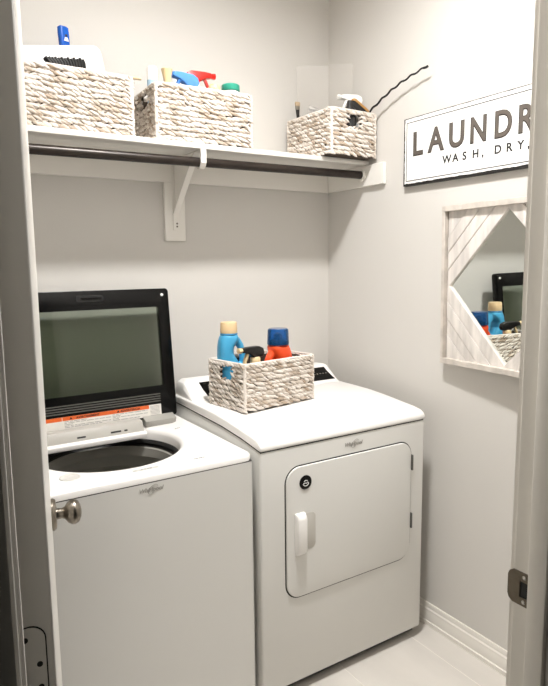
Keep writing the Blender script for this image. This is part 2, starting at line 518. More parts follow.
# ------------------------------------------------------------------ dryer
DX0, DX1, DF = -0.829, -0.092, -0.723
dry = thing('dryer', 'white front loading clothes dryer, door shut, under the woven basket', 'dryer', (-0.46, -0.38, 0))
MB().prism([(DF, 0.040), (DF, 0.888), (-0.60, 0.904), (-0.46, 0.915), (-0.10, 0.925), (-0.035, 0.925), (-0.035, 0.040)], (DX0, DX1), fyz).build('body', M_enamel, dry, 0.008, 3)
box('toe_recess', M_matblack, dry, DX0+0.012, DX1-0.012, DF+0.03, -0.05, 0.012, 0.0395)
for xx in (DX0+0.05, DX1-0.05):
    for yy in (DF+0.07, -0.09):
        MB().lathe([(0.022, 0.0), (0.022, 0.010), (0.010, 0.013), (0.010, 0.0395)], (xx, yy, 0), 16).build('foot', M_matblack, dry)
MB().prism([(DF+0.004, 0.86), (DF+0.004, 0.893), (-0.60, 0.910), (-0.46, 0.921), (-0.10, 0.931), (-0.04, 0.931), (-0.04, 0.86)], (DX0+0.004, DX1-0.004), fyz).build('top_seam', M_seam, dry)
top_prof = [(DF-0.002, 0.8915), (DF-0.003, 0.905), (DF+0.004, 0.917), (DF+0.020, 0.926), (-0.67, 0.932), (-0.59, 0.940), (-0.50, 0.949), (-0.41, 0.955), (-0.31, 0.957), (-0.03, 0.958), (-0.03, 0.929), (-0.10, 0.929), (-0.46, 0.919), (-0.60, 0.908)]
MB().prism(top_prof, (DX0-0.001, DX1+0.001), fyz).build('top_panel', M_plastic, dry, 0.006, 3)
# rear console with sloping ends and a black control face
cpf = [(-0.226, 0.954), (-0.205, 0.958), (-0.190, 0.964), (-0.118, 1.017), (-0.104, 1.023), (-0.085, 1.025), (-0.045, 1.023), (-0.034, 1.012), (-0.034, 0.952)]
con = []
for x, q in ((DX0+0.010, 0.55), (DX0+0.016, 0.85), (DX0+0.034, 1.0), (DX1-0.016, 1.0), (DX1-0.004, 0.96)):
    con.append([(x, y, 0.954+(z-0.954)*q) for y, z in cpf])
cons = MB().loft(con).build('console', M_plastic, dry, 0.002, 2)
fN = frame_matrix((0, -0.190, 0.964), (1, 0, 0), (0, 0.072, 0.053))
MB(fN).prism([(-0.745, 0.006), (DX1-0.014, 0.004), (DX1-0.020, 0.020), (DX1-0.028, 0.055), (DX1-0.030, 0.082), (-0.755, 0.082), (-0.752, 0.04)], (-0.001, 0.0025), fxy).build('control_panel', M_black, cons, 0.0008, 1)
for i in range(5):
    MB(fN).prism(rrect(-0.205+i*0.016, -0.197+i*0.016, 0.038, 0.043, 0.002, 2), (0.003, 0.005), fxy).build('button', M_chrome, cons)
MB(fN).lathe([(0.022, 0.003), (0.021, 0.016), (0.012, 0.018)], (-0.46, 0.036, 0), 24).build('dial', M_chrome, cons)
# door
gap = MB().prism(rrect(-0.7375, -0.1605, 0.3535, 0.8225, 0.059, 10), (DF-0.0008, DF+0.004), fxz).build('door_gap', M_seam, dry)
dd = MB().prism(rrect(-0.7335, -0.1655, 0.3585, 0.8185, 0.055, 10), (DF-0.007, DF+0.002), fxz).build('door', M_enamel, dry, 0.003, 3)
YD = DF-0.007
MB().prism(rrect(-0.672, -0.616, 0.522, 0.652, 0.018, 6), (YD-0.0015, YD+0.004), fxz).build('handle_recess', mat('recess_shade_white', '#c3c0b9', 0.35, noise=(5, 0.02)), dd, 0.003, 2)  # greyer white paints in the shade of a hollow, the plate is flat
hp = []
for z, dy in ((0.514, 0.010), (0.522, 0.020), (0.535, 0.026), (0.64, 0.026), (0.652, 0.020), (0.660, 0.010)):
    hp.append([(-0.703, YD, z), (-0.700, YD-dy*0.8, z), (-0.690, YD-dy, z), (-0.672, YD-dy, z), (-0.664, YD-dy*0.8, z), (-0.664, YD, z)])
MB().loft(hp).build('door_handle', M_plastic, dd, 0.002, 2)
bdg = MB().lathe([(0.0245, 0.001), (0.0245, -0.002), (0.022, -0.003)], (-0.658, YD, 0.761), 28, 'y').build('badge', M_black, dd)
bdg['label'] = 'round black badge with small white marks'
TM = lambda x, y, z: frame_matrix((x, y, z), (1, 0, 0), (0, 0, 1))
for r0, a0, a1 in ((0.012, 200, 340), (0.0075, 20, 160)):
    pth = [(-0.658+r0*math.cos(math.radians(a0+(a1-a0)*k/10)), YD-0.0032, 0.761+r0*math.sin(math.radians(a0+(a1-a0)*k/10))) for k in range(11)]
    MB().tube(pth, 0.0011, 6).build('badge_mark', M_signwhite, bdg)
for k in range(3):
    MB().prism(rrect(-0.668+k*0.008, -0.663+k*0.008, 0.757, 0.7605, 0.001, 2), (YD-0.0038, YD-0.003), fxz).build('badge_mark', M_signwhite, bdg)
for (za, zb) in ((0.705, 0.765), (0.475, 0.535)):
    box('hinge', M_rubber, dd, -0.1655, -0.1600, DF-0.013, DF, za, zb, 0.001, 1)
M_brand = mat('brand_silver', '#a8a6a1', 0.35, metal=0.35, noise=(80, 0.1))
def brand(parent, x, y, z, w):
    t = text('brand_lettering', 'Whirlpool', w*0.245, M_brand, TM(x-w*0.5, y, z), parent, 0.0006, 0.0003, 1.0, 'LEFT', shear=0.3)
    pth = [(x+w*0.10+w*0.20*math.cos(2*math.pi*k/24), y-0.0006, z+w*0.085+w*0.15*math.sin(2*math.pi*k/24)+w*0.10*math.cos(2*math.pi*k/24)) for k in range(20)]
    MB().tube(pth, 0.0008, 6).build('brand_ring', M_brand, parent)
brand(dry, -0.447, DF-0.0007, 0.850, 0.078)

# ------------------------------------------------------------------ washer
WX0, WX1, WF, WB = -1.577, -0.867, -0.744, -0.055
wash = thing('washing_machine', 'white top loading washing machine with its black glass lid open', 'washing machine', (-1.227, -0.40, 0))
bm_ = MB()
out = rrect(WX0, WX1, WF, WB, 0.013, 6)
bm_.loft([[(x, y, 0.035) for x, y in out], [(x, y, 0.8775) for x, y in out]], True, False)
bm_.build('body', M_enamel, wash)
box('toe_recess', M_matblack, wash, WX0+0.015, WX1-0.015, WF+0.03, WB-0.02, 0.026, 0.034)
for xx in (WX0+0.05, WX1-0.05):
    for yy in (WF+0.07, WB-0.06):
        MB().lathe([(0.022, 0.0), (0.022, 0.010), (0.010, 0.013), (0.010, 0.0205)], (xx, yy, 0.014), 16).build('foot', M_matblack, wash)
ins = rrect(WX0+0.005, WX1-0.005, WF+0.005, WB-0.005, 0.016, 6)
MB().loft([[(x, y, 0.866) for x, y in ins], [(x, y, 0.8815) for x, y in ins]], False, False).build('top_seam', M_seam, wash)
# top panel with the round opening
HX, HY, HR = -1.217, -0.372, 0.243
def ray_rect(a, inset, r=0.024):
    x0, x1, y0, y1 = WX0+inset, WX1-inset, WF+inset, WB-inset
    dx, dy = math.cos(a), math.sin(a)
    lo, hi = 0.0, 1.0
    rr = max(r-inset*0.6, 0.012)
    def inside(t):
        x, y = HX+dx*t, HY+dy*t
        qx = max(x0+rr-x, 0, x-(x1-rr)); qy = max(y0+rr-y, 0, y-(y1-rr))
        return qx*qx+qy*qy < rr*rr
    for _ in range(30):
        mid = (lo+hi)/2
        if inside(mid): lo = mid
        else: hi = mid
    return lo
N = 120
def top_ring(z, rad=None, inset=None):
    ring = []
    for k in range(N):
        a = 2*math.pi*k/N
        t = rad if rad else ray_rect(a, inset)
        ring.append((HX+t*math.cos(a), HY+t*math.sin(a), z))
    return ring
rings = [top_ring(0.845, HR-0.006), top_ring(0.872, HR-0.004), top_ring(0.884, HR), top_ring(0.8890, HR+0.008), top_ring(0.8905, HR+0.018)]
def mixed(z, t, inset):
    ring = []
    for k in range(N):
        a = 2*math.pi*k/N
        q = ray_rect(a, inset); r0 = HR+0.018
        rr_ = r0+(max(q, r0+0.004)-r0)*t
        ring.append((HX+rr_*math.cos(a), HY+rr_*math.sin(a), z))
    return ring
rings += [mixed(0.8915, 0.5, 0.055), mixed(0.892, 1.0, 0.055), mixed(0.897, 1.0, 0.040), mixed(0.9025, 1.0, 0.028)]
rings += [top_ring(0.905, inset=0.018), top_ring(0.9045, inset=0.010), top_ring(0.901, inset=0.004), top_ring(0.895, inset=-0.0005), top_ring(0.8805, inset=-0.0005), top_ring(0.880, inset=0.006)]
MB().loft(rings, False, False).build('top_panel', M_plastic, wash, smooth=50)
MB().lathe([(HR-0.004, 0.850), (HR-0.012, 0.846), (HR-0.016, 0.838), (HR-0.010, 0.830), (HR-0.018, 0.822)], (HX, HY, 0), 80, cap0=False, cap1=False).build('tub_gasket', M_matblack, wash)
MB().lathe([(HR-0.018, 0.824), (HR-0.024, 0.820), (HR-0.028, 0.79), (HR-0.012, 0.765), (HR-0.010, 0.74)], (HX, HY, 0), 80, cap0=False, cap1=False).build('balance_ring', M_ringgrey, wash)
MB().lathe([(HR-0.011, 0.742), (HR-0.008, 0.55), (HR-0.010, 0.30), (HR-0.05, 0.255), (0.06, 0.245), (0.05, 0.285), (0.02, 0.30)], (HX, HY, 0), 80, cap0=False).build('drum', M_steel, wash)
# bleach cup and printed marks on the deck
MB().lathe([(0.030, 0.8912), (0.030, 0.8935), (0.026, 0.8940), (0.024, 0.8925), (0.010, 0.8925)], (-1.405, -0.607, 0), 32).build('bleach_cap', mat('cap_grey', '#d2d0cb', 0.35, noise=(8, 0.03)), wash)
M_print = mat('grey_print', '#8c8b88', 0.5, noise=(200, 0.3))
lb = box('deck_label', mat('label_grey', '#c9c8c4', 0.4, noise=(90, 0.25)), wash, -1.235, -1.155, -0.668, -0.655, 0.8915, 0.8925)
for k in range(4):
    box('label_print', M_print, lb, -1.21+k*0.009, -1.203+k*0.009, -0.665, -0.660, 0.8924, 0.8928)
for k in range(5):
    box('deck_print', M_print, wash, -1.035+k*0.008, -1.029+k*0.008, -0.662, -0.656+0.002*(k % 2), 0.8915, 0.8924)
for k in range(3):
    box('deck_print', M_print, wash, -0.945+k*0.01, -0.938+k*0.01, -0.30+0.004*k, -0.294+0.004*k, 0.8915, 0.8924)
brand(wash, -1.213, WF-0.0006, 0.852, 0.072)
# console behind the lid
wc = []
for x, s in ((WX0+0.004, 0.8), (WX0+0.03, 1.0), (WX1-0.03, 1.0), (WX1-0.004, 0.8)):
    h = 0.085*s
    wc.append([(x, -0.135, 0.900), (x, -0.118, 0.90+h*0.75), (x, -0.105, 0.90+h), (x, -0.062, 0.90+h), (x, -0.058, 0.90)])
MB().loft(wc).build('console', M_black, wash, 0.003, 2)
# the lid: black frame, smoked glass, warning label, ribs, bumpers
LO = Vector((0, -0.187, 0.916)); ld = Vector((0, 0.052, 0.480))
LM = frame_matrix(LO, (1, 0, 0), ld)          # local x = world x, local y = up the lid, local z = towards the room
LX0, LX1, LV = -1.562, -0.886, 0.4985
GX0, GX1, GV0, GV1 = -1.515, -0.930, 0.122, 0.428
def ring_frame(o, i, z0_, z1_):
    m = MB(LM); n = len(o)
    rs = [[(x, y, z1_) for x, y in i], [(x, y, z1_) for x, y in o], [(x, y, z0_) for x, y in o], [(x, y, z0_) for x, y in i]]
    rs.append(rs[0])
    return m.loft(rs, False, False)
lid = ring_frame(rrect(LX0, LX1, 0, LV, 0.014, 6), rrect(GX0, GX1, GV0, GV1, 0.004, 6), -0.030, 0.0).build('lid', M_black, wash, 0.003, 2)
lid['label'] = 'open black washer lid with smoked glass'
MB(LM).prism(rrect(GX0-0.004, GX1+0.004, GV0-0.004, GV1+0.004, 0.004, 3), (-0.012, -0.008), fxy).build('lid_glass', clear_mat('smoked_glass', (0.70, 0.74, 0.68), 0.03, 1.35), lid)
MB(LM).prism([(LX0+0.02, 0.446), (LX1-0.02, 0.446), (LX1-0.02, 0.4485), (LX0+0.02, 0.4485)], (0.0, 0.003), fxy).build('lid_ridge', M_black, lid)
for k in range(4):
    MB(LM).prism(rrect(-1.50, -0.951, 0.062+k*0.009, 0.066+k*0.009, 0.0015, 2), (-0.001, 0.003), fxy).build('rib', M_rubber, lid)
MB(LM).prism(rrect(-1.242, -1.142, 0.458, 0.482, 0.008, 4), (-0.001, 0.002), fxy).build('lid_grip', M_matblack, lid)
MB(LM).prism(rrect(-1.225, -1.150, 0.468, 0.4725, 0.002, 3), (0.001, 0.008), fxy).build('grip_lip', M_black, lid, 0.001, 1)
for bx_ in (-0.914, LX0+0.025):
    MB(LM).lathe([(0.0058, -0.001), (0.0055, 0.004), (0.003, 0.006)], (bx_, 0.473, 0), 16).build('bumper', M_signwhite, lid)
lab = MB(LM).prism([(-1.505, 0.007), (-0.951, 0.007), (-0.951, 0.052), (-1.505, 0.052)], (0.0, 0.0008), fxy).build('warning_label', mat('label_white', '#e4e1da', 0.4, noise=(40, 0.03)), lid)
lab['label'] = 'white warning label with orange headings in three languages'
M_orange = mat('label_orange', '#e2662a', 0.4, noise=(40, 0.05))
M_body = print_mat('label_text', '#dcd9d2', '#3a3937', (260, 330, 330))
for k, (w0, word) in enumerate(((-1.505, 'WARNING'), (-1.323, 'AVERTISSEMENT'), (-1.149, 'ADVERTENCIA'))):
    w1 = w0+(0.181 if k < 2 else 0.150)
    MB(LM).prism([(w0, 0.038), (w1-0.001, 0.038), (w1-0.001, 0.052), (w0, 0.052)], (0.0008, 0.0012), fxy).build('label_heading', M_orange, lab)
    text('heading_lettering', word, 0.011, M_matblack, LM @ Matrix.Translation(((w0+w1)/2, 0.0412, 0.0014)), lab, 0.0001, 0.0004, 1.05, 'CENTER')
    tri = MB(LM).prism([((w0+w1)/2-0.052-0.014*(k == 1), 0.041), ((w0+w1)/2-0.042-0.014*(k == 1), 0.041), ((w0+w1)/2-0.047-0.014*(k == 1), 0.050)], (0.0012, 0.0015), fxy).build('warning_triangle', M_matblack, lab)
    for q in range(5):
        zz = 0.0335-q*0.0052
        xx = w0+0.006
        while xx < w1-0.012:
            ln = min(random.uniform(0.008, 0.03), w1-0.008-xx)
            MB(LM).prism([(xx, zz), (xx+ln, zz), (xx+ln, zz+0.0017), (xx, zz+0.0017)], (0.0008, 0.0010), fxy).build('fine_print', M_print, lab)
            xx += ln+0.0035
            if random.random() < 0.18: break
for q in range(8):
    MB(LM).prism([(-0.996, 0.011+q*0.005), (-0.958, 0.011+q*0.005), (-0.958, 0.0125+q*0.005), (-0.996, 0.0125+q*0.005)], (0.0008, 0.0010), fxy).build('fine_print', M_print, lab)
# white dispenser ledge under the lid, upper slope painted grey as the lid's shade
led = MB().prism([(-0.262, 0.866), (-0.264, 0.884), (-0.254, 0.890), (-0.235, 0.890), (-0.235, 0.866)], (-1.425, -1.040), fyz).build('dispenser_ledge', M_plastic, wash, 0.003, 2)
MB().prism([(-0.250, 0.888), (-0.230, 0.925), (-0.198, 0.928), (-0.198, 0.872), (-0.250, 0.872)], (-1.420, -1.046), fyz).build('shaded_ledge_slope', mat('lid_shade_grey', '#b4b1aa', 0.4, noise=(8, 0.04)), wash, 0.002, 2)
LM2 = frame_matrix((0, -0.250, 0.888), (1, 0, 0), (0, 0.020, 0.037))
for xs, wd in ((-1.29, 0.03), (-1.17, 0.038), (-1.165, 0.018), (-1.12, 0.012)):
    MB(LM2).prism([(xs, 0.012), (xs+wd, 0.012), (xs+wd, 0.018), (xs, 0.018)], (0.0, 0.0006), fxy).build('ledge_print', M_matblack, led)
MB().prism([(-0.215, 0.892), (-0.222, 0.915), (-0.18, 0.93), (-0.16, 0.893)], (-1.028, -0.905), fyz).build('hinge_cover', mat('hinge_grey', '#a3a19a', 0.4, noise=(6, 0.04)), wash, 0.002, 2)

wash.location = Vector(wash.location)+Vector((0.023, 0.038, -0.014))

# ------------------------------------------------------------------ sign on the right wall
SY0, SY1, SZ0, SZ1 = -0.513, -1.297, 1.786, 2.043
sign = thing('wall_sign', 'long white wood sign with dark lettering LAUNDRY above the mirror', 'sign', (-0.011, -0.9, SZ0))
box('sign_board', M_signblack, sign, -0.020, -0.0005, SY1, SY0, SZ0, SZ1, 0.001, 1)
pts = []
def jag(a, b, n, j):
    for k in range(n):
        t = k/n
        pts.append((a[0]+(b[0]-a[0])*t+random.uniform(-j, j), a[1]+(b[1]-a[1])*t+random.uniform(-j, j)))
e = 0.0085
jag((SY0-e, SZ0+e), (SY0-e, SZ1-e*0.45), 26, 0.0014)
jag((SY0-e, SZ1-e*0.45), (SY1+e, SZ1-e*0.45), 60, 0.0007)
jag((SY1+e, SZ1-e*0.45), (SY1+e, SZ0+e), 26, 0.0014)
jag((SY1+e, SZ0+e), (SY0-e, SZ0+e), 70, 0.0014)
MB().prism(pts, (-0.0198, -0.0218), fyz).build('sign_face', M_signwhite, sign, smooth=None)
iy0, iy1, iz0, iz1 = SY0-0.017, SY1+0.017, SZ0+0.017, SZ1-0.017
for (a, b, c, d_) in ((iy1, iy0, iz0, iz0+0.0026), (iy1, iy0, iz1-0.0026, iz1), (iy0-0.0026, iy0, iz0, iz1), (iy1, iy1+0.0026, iz0, iz1)):
    box('border_line', M_signblack, sign, -0.0227, -0.0217, a, b, c, d_)
SM = lambda y, z, x=-0.0218: frame_matrix((x, y, z), (0, -1, 0), (0, 0, 1))
lets = [('L', -0.562, 0.90), ('A', -0.646, 0.88), ('U', -0.741, 0.88), ('N', -0.836, 0.80), ('D', -0.937, 0.80), ('R', -1.028, 0.84), ('Y', -1.110, 0.86)]
for ch, y, wsc in lets:
    text('letter', ch, 0.122, M_letterdark, SM(y, 1.8985) @ Matrix.Scale(wsc, 4, (1, 0, 0)), sign, 0.0012, 0.0036)
    text('letter', ch, 0.122, M_letter, SM(y-0.0012, 1.8992, -0.0232) @ Matrix.Scale(wsc, 4, (1, 0, 0)), sign, 0.0006, 0.0008)
xs = -0.716
for ch, adv in zip('WASH,', (0.047, 0.045, 0.043, 0.040, 0.0)):
    text('small_letter', ch, 0.039, M_signblack, SM(xs, 1.8465), sign, 0.0004, 0.0012); xs -= adv
xs = -0.942
for ch, adv in zip('DRY,', (0.047, 0.043, 0.036, 0.0)):
    text('small_letter', ch, 0.039, M_signblack, SM(xs, 1.8465), sign, 0.0004, 0.0012); xs -= adv

# ------------------------------------------------------------------ mirror in a plank frame
MY, MZ, MS = -1.033, 1.399, 0.291
mir = thing('wall_mirror', 'square wall mirror, diamond glass inside whitewashed plank corners', 'mirror', (-0.02, MY, MZ-MS))
fr = 0.020
box('frame_rail', M_woodframe, mir, -0.036, -0.0005, MY-MS, MY+MS, MZ+MS-fr, MZ+MS, 0.0012, 1)
box('frame_rail', M_woodframe, mir, -0.036, -0.0005, MY-MS, MY+MS, MZ-MS, MZ-MS+fr, 0.0012, 1)
for sgn in (1, -1):
    ys = sorted((MY+sgn*(MS-0.014), MY+sgn*MS))
    box('frame_stile', M_woodframe, mir, -0.035, -0.0005, ys[0], ys[1], MZ-MS+fr, MZ+MS-fr, 0.0012, 1)
box('backing', M_matblack, mir, -0.004, -0.0006, MY-MS+0.01, MY+MS-0.01, MZ-MS+0.01, MZ+MS-0.01)
s_ = 0.2735; h_ = s_-0.012
MB().prism([(MY, MZ+h_+0.004), (MY-h_-0.004, MZ), (MY, MZ-h_-0.004), (MY+h_+0.004, MZ)], (-0.0105, -0.0045), fyz).build('mirror_glass', M_mirror, mir, smooth=None)
for sa in (1, -1):
    for sb in (1, -1):
        edges = [h_+(2*s_-h_)*q for q in (0, 0.24, 0.46, 0.66, 1.0)]
        for q in range(4):
            m0, m1 = edges[q]+0.0012, edges[q+1]-0.0012
            A = lambda m: (max(m-s_, 0), min(m, s_))
            p0, p1 = A(m0), A(m1)
            poly = [(p0[0], p0[1]), (p1[0], p1[1]), (p1[1], p1[0]), (p0[1], p0[0])]
            if m0 < s_ < m1:
                poly = [(0, m0), (0, s_), (m1-s_, s_), (s_, m1-s_), (s_, 0), (m0, 0)]
            if q == 3:
                poly = [(p0[0], p0[1]), (s_-0.001, s_-0.001), (p0[1], p0[0])]
            dep = 0.019+0.001*((q*7+sa*2+sb) % 3)
            mm = MB(); mm.prism([(MY+sa*a, MZ+sb*b) for a, b in poly], (-dep, -0.0042), fyz)
            mm.build('plank', M_wood, mir, 0.0012, 1)

mir.location = Vector((0.0, MY+MS, MZ-MS))
for ch in mir.children:
    ch.matrix_parent_inverse = Matrix.Translation(-Vector(mir.location))
mir.rotation_euler = (0, math.radians(-0.8), math.radians(-4.6))

# ------------------------------------------------------------------ woven baskets
def basket(label, cx, cy, z0, rot, L, Wd, H, group, seed):
    rnd = random.Random(seed)
    root = thing('woven_basket', label, 'basket', (cx, cy, z0), group)
    M = place(cx, cy, z0, rot)
    R0 = 0.014
    a, b = L/2-0.006, Wd/2-0.006
    segs = []
    sl, sw, arc = 2*(a-R0), 2*(b-R0), math.pi*R0/2
    per = 2*(sl+sw)+4*arc
    def path(s):
        s %= per
        for (kind, ln, px, py, dx, dy) in (('l', sl, -a+R0, -b, 1, 0), ('c', arc, a-R0, -b+R0, -90, 0), ('l', sw, a, -b+R0, 0, 1), ('c', arc, a-R0, b-R0, 0, 0),
                                           ('l', sl, a-R0, b, -1, 0), ('c', arc, -a+R0, b-R0, 90, 0), ('l', sw, -a, b-R0, 0, -1), ('c', arc, -a+R0, -b+R0, 180, 0)):
            if s <= ln:
                if kind == 'l':
                    return Vector((px+dx*s, py+dy*s, 0)), Vector((dx, dy, 0)), Vector((dy, -dx, 0))
                an = math.radians(dx)+s/R0
                n = Vector((math.cos(an), math.sin(an), 0))
                return Vector((px, py, 0))+n*R0, Vector((-n.y, n.x, 0)), n
            s -= ln
        return path(0)
    n = max(6, round(H/0.0180))
    hz0, hz1 = (n-4)*H/n, (n-1)*H/n
    hw = 0.036
    # thin added liner, its dark colour stands for shade between the strands
    lm = MB(M); ti = 0.004; ia, ib = a-0.004, b-0.004
    lm.box(-ia, ia, -ib, -ib+ti, 0.004, H-0.012); lm.box(-ia, ia, ib-ti, ib, 0.004, H-0.012)
    for sx in (-1, 1):
        x0_, x1_ = sorted((sx*ia, sx*(ia-ti)))
        lm.box(x0_, x1_, -ib, ib, 0.004, hz0)
        lm.box(x0_, x1_, -ib, -hw, hz0, H-0.012); lm.box(x0_, x1_, hw, ib, hz0, H-0.012)
        lm.box(x0_, x1_, -hw, hw, hz1, H-0.008)
    lm.box(-ia, ia, -ib, ib, 0.002, 0.008)
    lm.build('gap_shade_liner', M_liner, root, smooth=None)
    for r in range(n):
        zc = (r+0.5)*H/n
        m = MB(M); m2 = MB(M); cnt = int(per/0.0185); stp = per/cnt
        ph = rnd.random()
        for strand in (0, 1):
            for k in range(cnt):
                s = (k+ph+0.5*strand+rnd.uniform(-0.12, 0.12))*stp
                p, t, nn = path(s)
                if r in (n-4, n-3, n-2) and abs(nn.x) > 0.8 and abs(p.y) < hw: continue
                sl_ = math.radians(rnd.uniform(16, 32))*(1 if strand else -1)
                ax = (t*math.cos(sl_)+Vector((0, 0, math.sin(sl_)))+nn*0.10).normalized()
                up = nn.cross(ax).normalized()
                dn = ax.cross(up)
                ln = rnd.uniform(0.0155, 0.0215); hh = H/n*(rnd.uniform(0.28, 0.40) if not strand else rnd.uniform(0.26, 0.34)); th = rnd.uniform(0.0036, 0.0052)
                c = p+Vector((0, 0, zc+rnd.uniform(-0.0028, 0.0028)+(H/n*0.45 if strand and r < n-1 else 0.0)))+nn*(rnd.uniform(0.0012, 0.004) if not strand else rnd.uniform(-0.0035, -0.001))
                rg = []
                for tt, q in ((-1, 0.15), (-0.55, 0.80), (0, 1), (0.55, 0.78), (1, 0.10)):
                    o = c+ax*(tt*ln)
                    rg.append([o+up*(hh*q*math.cos(w_))+dn*(th*q*math.sin(w_)) for w_ in (0, 1.05, 2.09, 3.14, 4.19, 5.24)])
                (m2 if r in (n-4, n-3, n-2) and p.y > 0 else m).loft(rg, tint=rnd.random())
        for q in (m, m2):
            if q.v: q.build('woven_row', M_straw, root, smooth=80, tint=True)
    pp = []
    for k in range(72):
        p, t, nn = path(per*k/72)
        pp.append(p+Vector((0, 0, H-0.002)))
    MB(M).tube(pp, 0.0045, 8, closed=True, tint=0.8).build('rim', M_straw, root, tint=True)
    for sx in (-1, 1):
        for sy in (-1, 1):
            MB(M).tube([(sx*(a-0.002)+0.0012*math.sin(k*2.1), sy*(b-0.002), H*k/14+0.001*(k == 0)) for k in range(15)], [0.0055+0.0018*(k % 2) for k in range(15)], 8, tint=0.7).build('corner_post', M_straw, root, tint=True)
    return root

B1 = (-1.225, -0.148); B2 = (-0.764, -0.160)
basket('whitewashed woven basket at the shelf\'s door end, blue brush handle sticking out', B1[0], B1[1], ZS1, 0.0, 0.385, 0.255, 0.195, 'woven baskets on the shelf', 1)
basket('whitewashed woven basket in the middle of the shelf, full of spray bottles', B2[0], B2[1], ZS1, math.radians(-2.4), 0.385, 0.245, 0.193, 'woven baskets on the shelf', 2)
r3 = math.radians(1.3)
c3 = Vector((-0.257, -0.354)) + Vector((math.cos(r3), math.sin(r3)))*0.1235 + Vector((-math.sin(r3), math.cos(r3)))*0.157
basket('smaller woven basket in the shelf corner with a black twisted stick poking out', c3.x, c3.y, ZS1, r3-math.pi/2, 0.313, 0.247, 0.180, 'woven baskets on the shelf', 3)
r4 = math.radians(9.2); ZT = 0.9565
c4 = Vector((-0.744, -0.480)) + Vector((math.cos(r4), math.sin(r4)))*0.1795 + Vector((-math.sin(r4), math.cos(r4)))*0.1125
basket('whitewashed woven basket on top of the dryer holding detergent bottles', c4.x, c4.y, ZT, r4, 0.359, 0.225, 0.176, None, 4)

# ------------------------------------------------------------------ bottles and cleaning things
def plastic(name, col, rough=0.3):
    return mat(name, col, rough, noise=(15, 0.04))

def remeshed(name, mb, m, parent, vox=0.0028, sm=6):
    me = mb.mesh(name+'_raw', smooth=None)
    o = bpy.data.objects.new(name+'_raw', me); COL.objects.link(o)
    r = o.modifiers.new('r', 'REMESH'); r.mode = 'VOXEL'; r.voxel_size = vox
    s = o.modifiers.new('s', 'SMOOTH'); s.iterations = sm; s.factor = 0.5
    dg = bpy.context.evaluated_depsgraph_get(); dg.update()
    nm = bpy.data.meshes.new_from_object(o.evaluated_get(dg))
    bpy.data.objects.remove(o); bpy.data.meshes.remove(me)
    nm.name = name
    nm.polygons.foreach_set('use_smooth', [True]*len(nm.polygons))
    nm.materials.clear(); nm.materials.append(m)
    q = bpy.data.objects.new(name, nm); COL.objects.link(q)
    attach(q, parent)
    return q

def sup(cx, cy, z, hx, hy, p=2.6, n=28):
    ring = []
    for k in range(n):
        a = 2*math.pi*k/n; c, s = math.cos(a), math.sin(a)
        ring.append((cx+hx*math.copysign(abs(c)**(2/p), c), cy+hy*math.copysign(abs(s)**(2/p), s), z))
    return ring

def jug(name, label, loc, rot, m_body, secs, handle, hr, group=None, cat='bottle', zs=1.0):
    root = thing(name, label, cat, loc, group)
    M = place(*loc, rot) @ Matrix.Diagonal((1, 1, zs, 1))
    mb = MB(M)
    mb.loft([sup(*s) for s in secs])
    mb.tube(handle, hr, 14)
    return root, M, remeshed('bottle_body', mb, m_body, root)

ZB = ZT+0.009
# blue detergent bottle, cream cap, grip on its right
root, M, body = jug('detergent_bottle', 'sky blue detergent bottle with cream cap and hollow grip, in the dryer basket', (-0.686, -0.277, ZB), math.radians(-6), plastic('blue_bottle', '#4aa8d4'),
    [(0.004, 0, 0, 0.042, 0.036), (0.004, 0, 0.006, 0.046, 0.040), (0.004, 0, 0.08, 0.049, 0.042), (0.003, 0, 0.120, 0.050, 0.041), (-0.016, 0, 0.150, 0.040, 0.040), (-0.024, 0, 0.18, 0.029, 0.038), (-0.023, 0, 0.205, 0.029, 0.038), (-0.012, 0, 0.230, 0.037, 0.037), (-0.008, 0, 0.245, 0.036, 0.035), (-0.008, 0, 0.255, 0.030, 0.030), (-0.008, 0, 0.262, 0.027, 0.027)],
    [(0.000, 0, 0.236), (0.022, 0, 0.229), (0.038, 0, 0.208), (0.047, 0, 0.175), (0.050, 0, 0.140), (0.044, 0, 0.105)], [0.020, 0.018, 0.0145, 0.014, 0.015, 0.018])
MB(M).lathe([(0.029, 0.258), (0.0325, 0.260), (0.0335, 0.265), (0.0320, 0.298), (0.030, 0.302), (0.010, 0.302)], (-0.008, 0, 0), 36).build('cap', plastic('cream_cap', '#e3c69a', 0.45), root)
MB(M).lathe([(0.0325, 0.252), (0.0345, 0.256), (0.0325, 0.260)], (-0.008, 0, 0), 36).build('collar', plastic('blue_collar', '#2f86b4'), root)
lbl = MB(M).loft([sup(0.004, 0, 0.03, 0.0490, 0.0426), sup(0.004, 0, 0.08, 0.0496, 0.0428)], False, False).build('bottle_label', plastic('pale_label', '#bcd8e0', 0.4), root)
# orange red detergent bottle with blue clear cap, grip on its left
root, M, body = jug('detergent_bottle', 'orange red detergent bottle with transparent blue cap, in the dryer basket', (-0.526, -0.358, ZB), math.radians(6), plastic('red_bottle', '#f4562b', 0.22),
    [(0, 0, 0, 0.054, 0.040), (0, 0, 0.006, 0.060, 0.044), (0, 0, 0.07, 0.064, 0.045), (0.004, 0, 0.098, 0.060, 0.044), (0.018, 0, 0.128, 0.044, 0.043), (0.020, 0, 0.155, 0.040, 0.042), (0.013, 0, 0.180, 0.044, 0.041), (0.007, 0, 0.198, 0.043, 0.040), (0.005, 0, 0.208, 0.040, 0.038), (0.005, 0, 0.216, 0.032, 0.032)],
    [(-0.005, 0, 0.192), (-0.026, 0, 0.180), (-0.042, 0, 0.158), (-0.053, 0, 0.130), (-0.058, 0, 0.100), (-0.052, 0, 0.07)], [0.020, 0.018, 0.016, 0.0155, 0.017, 0.018], zs=0.985)
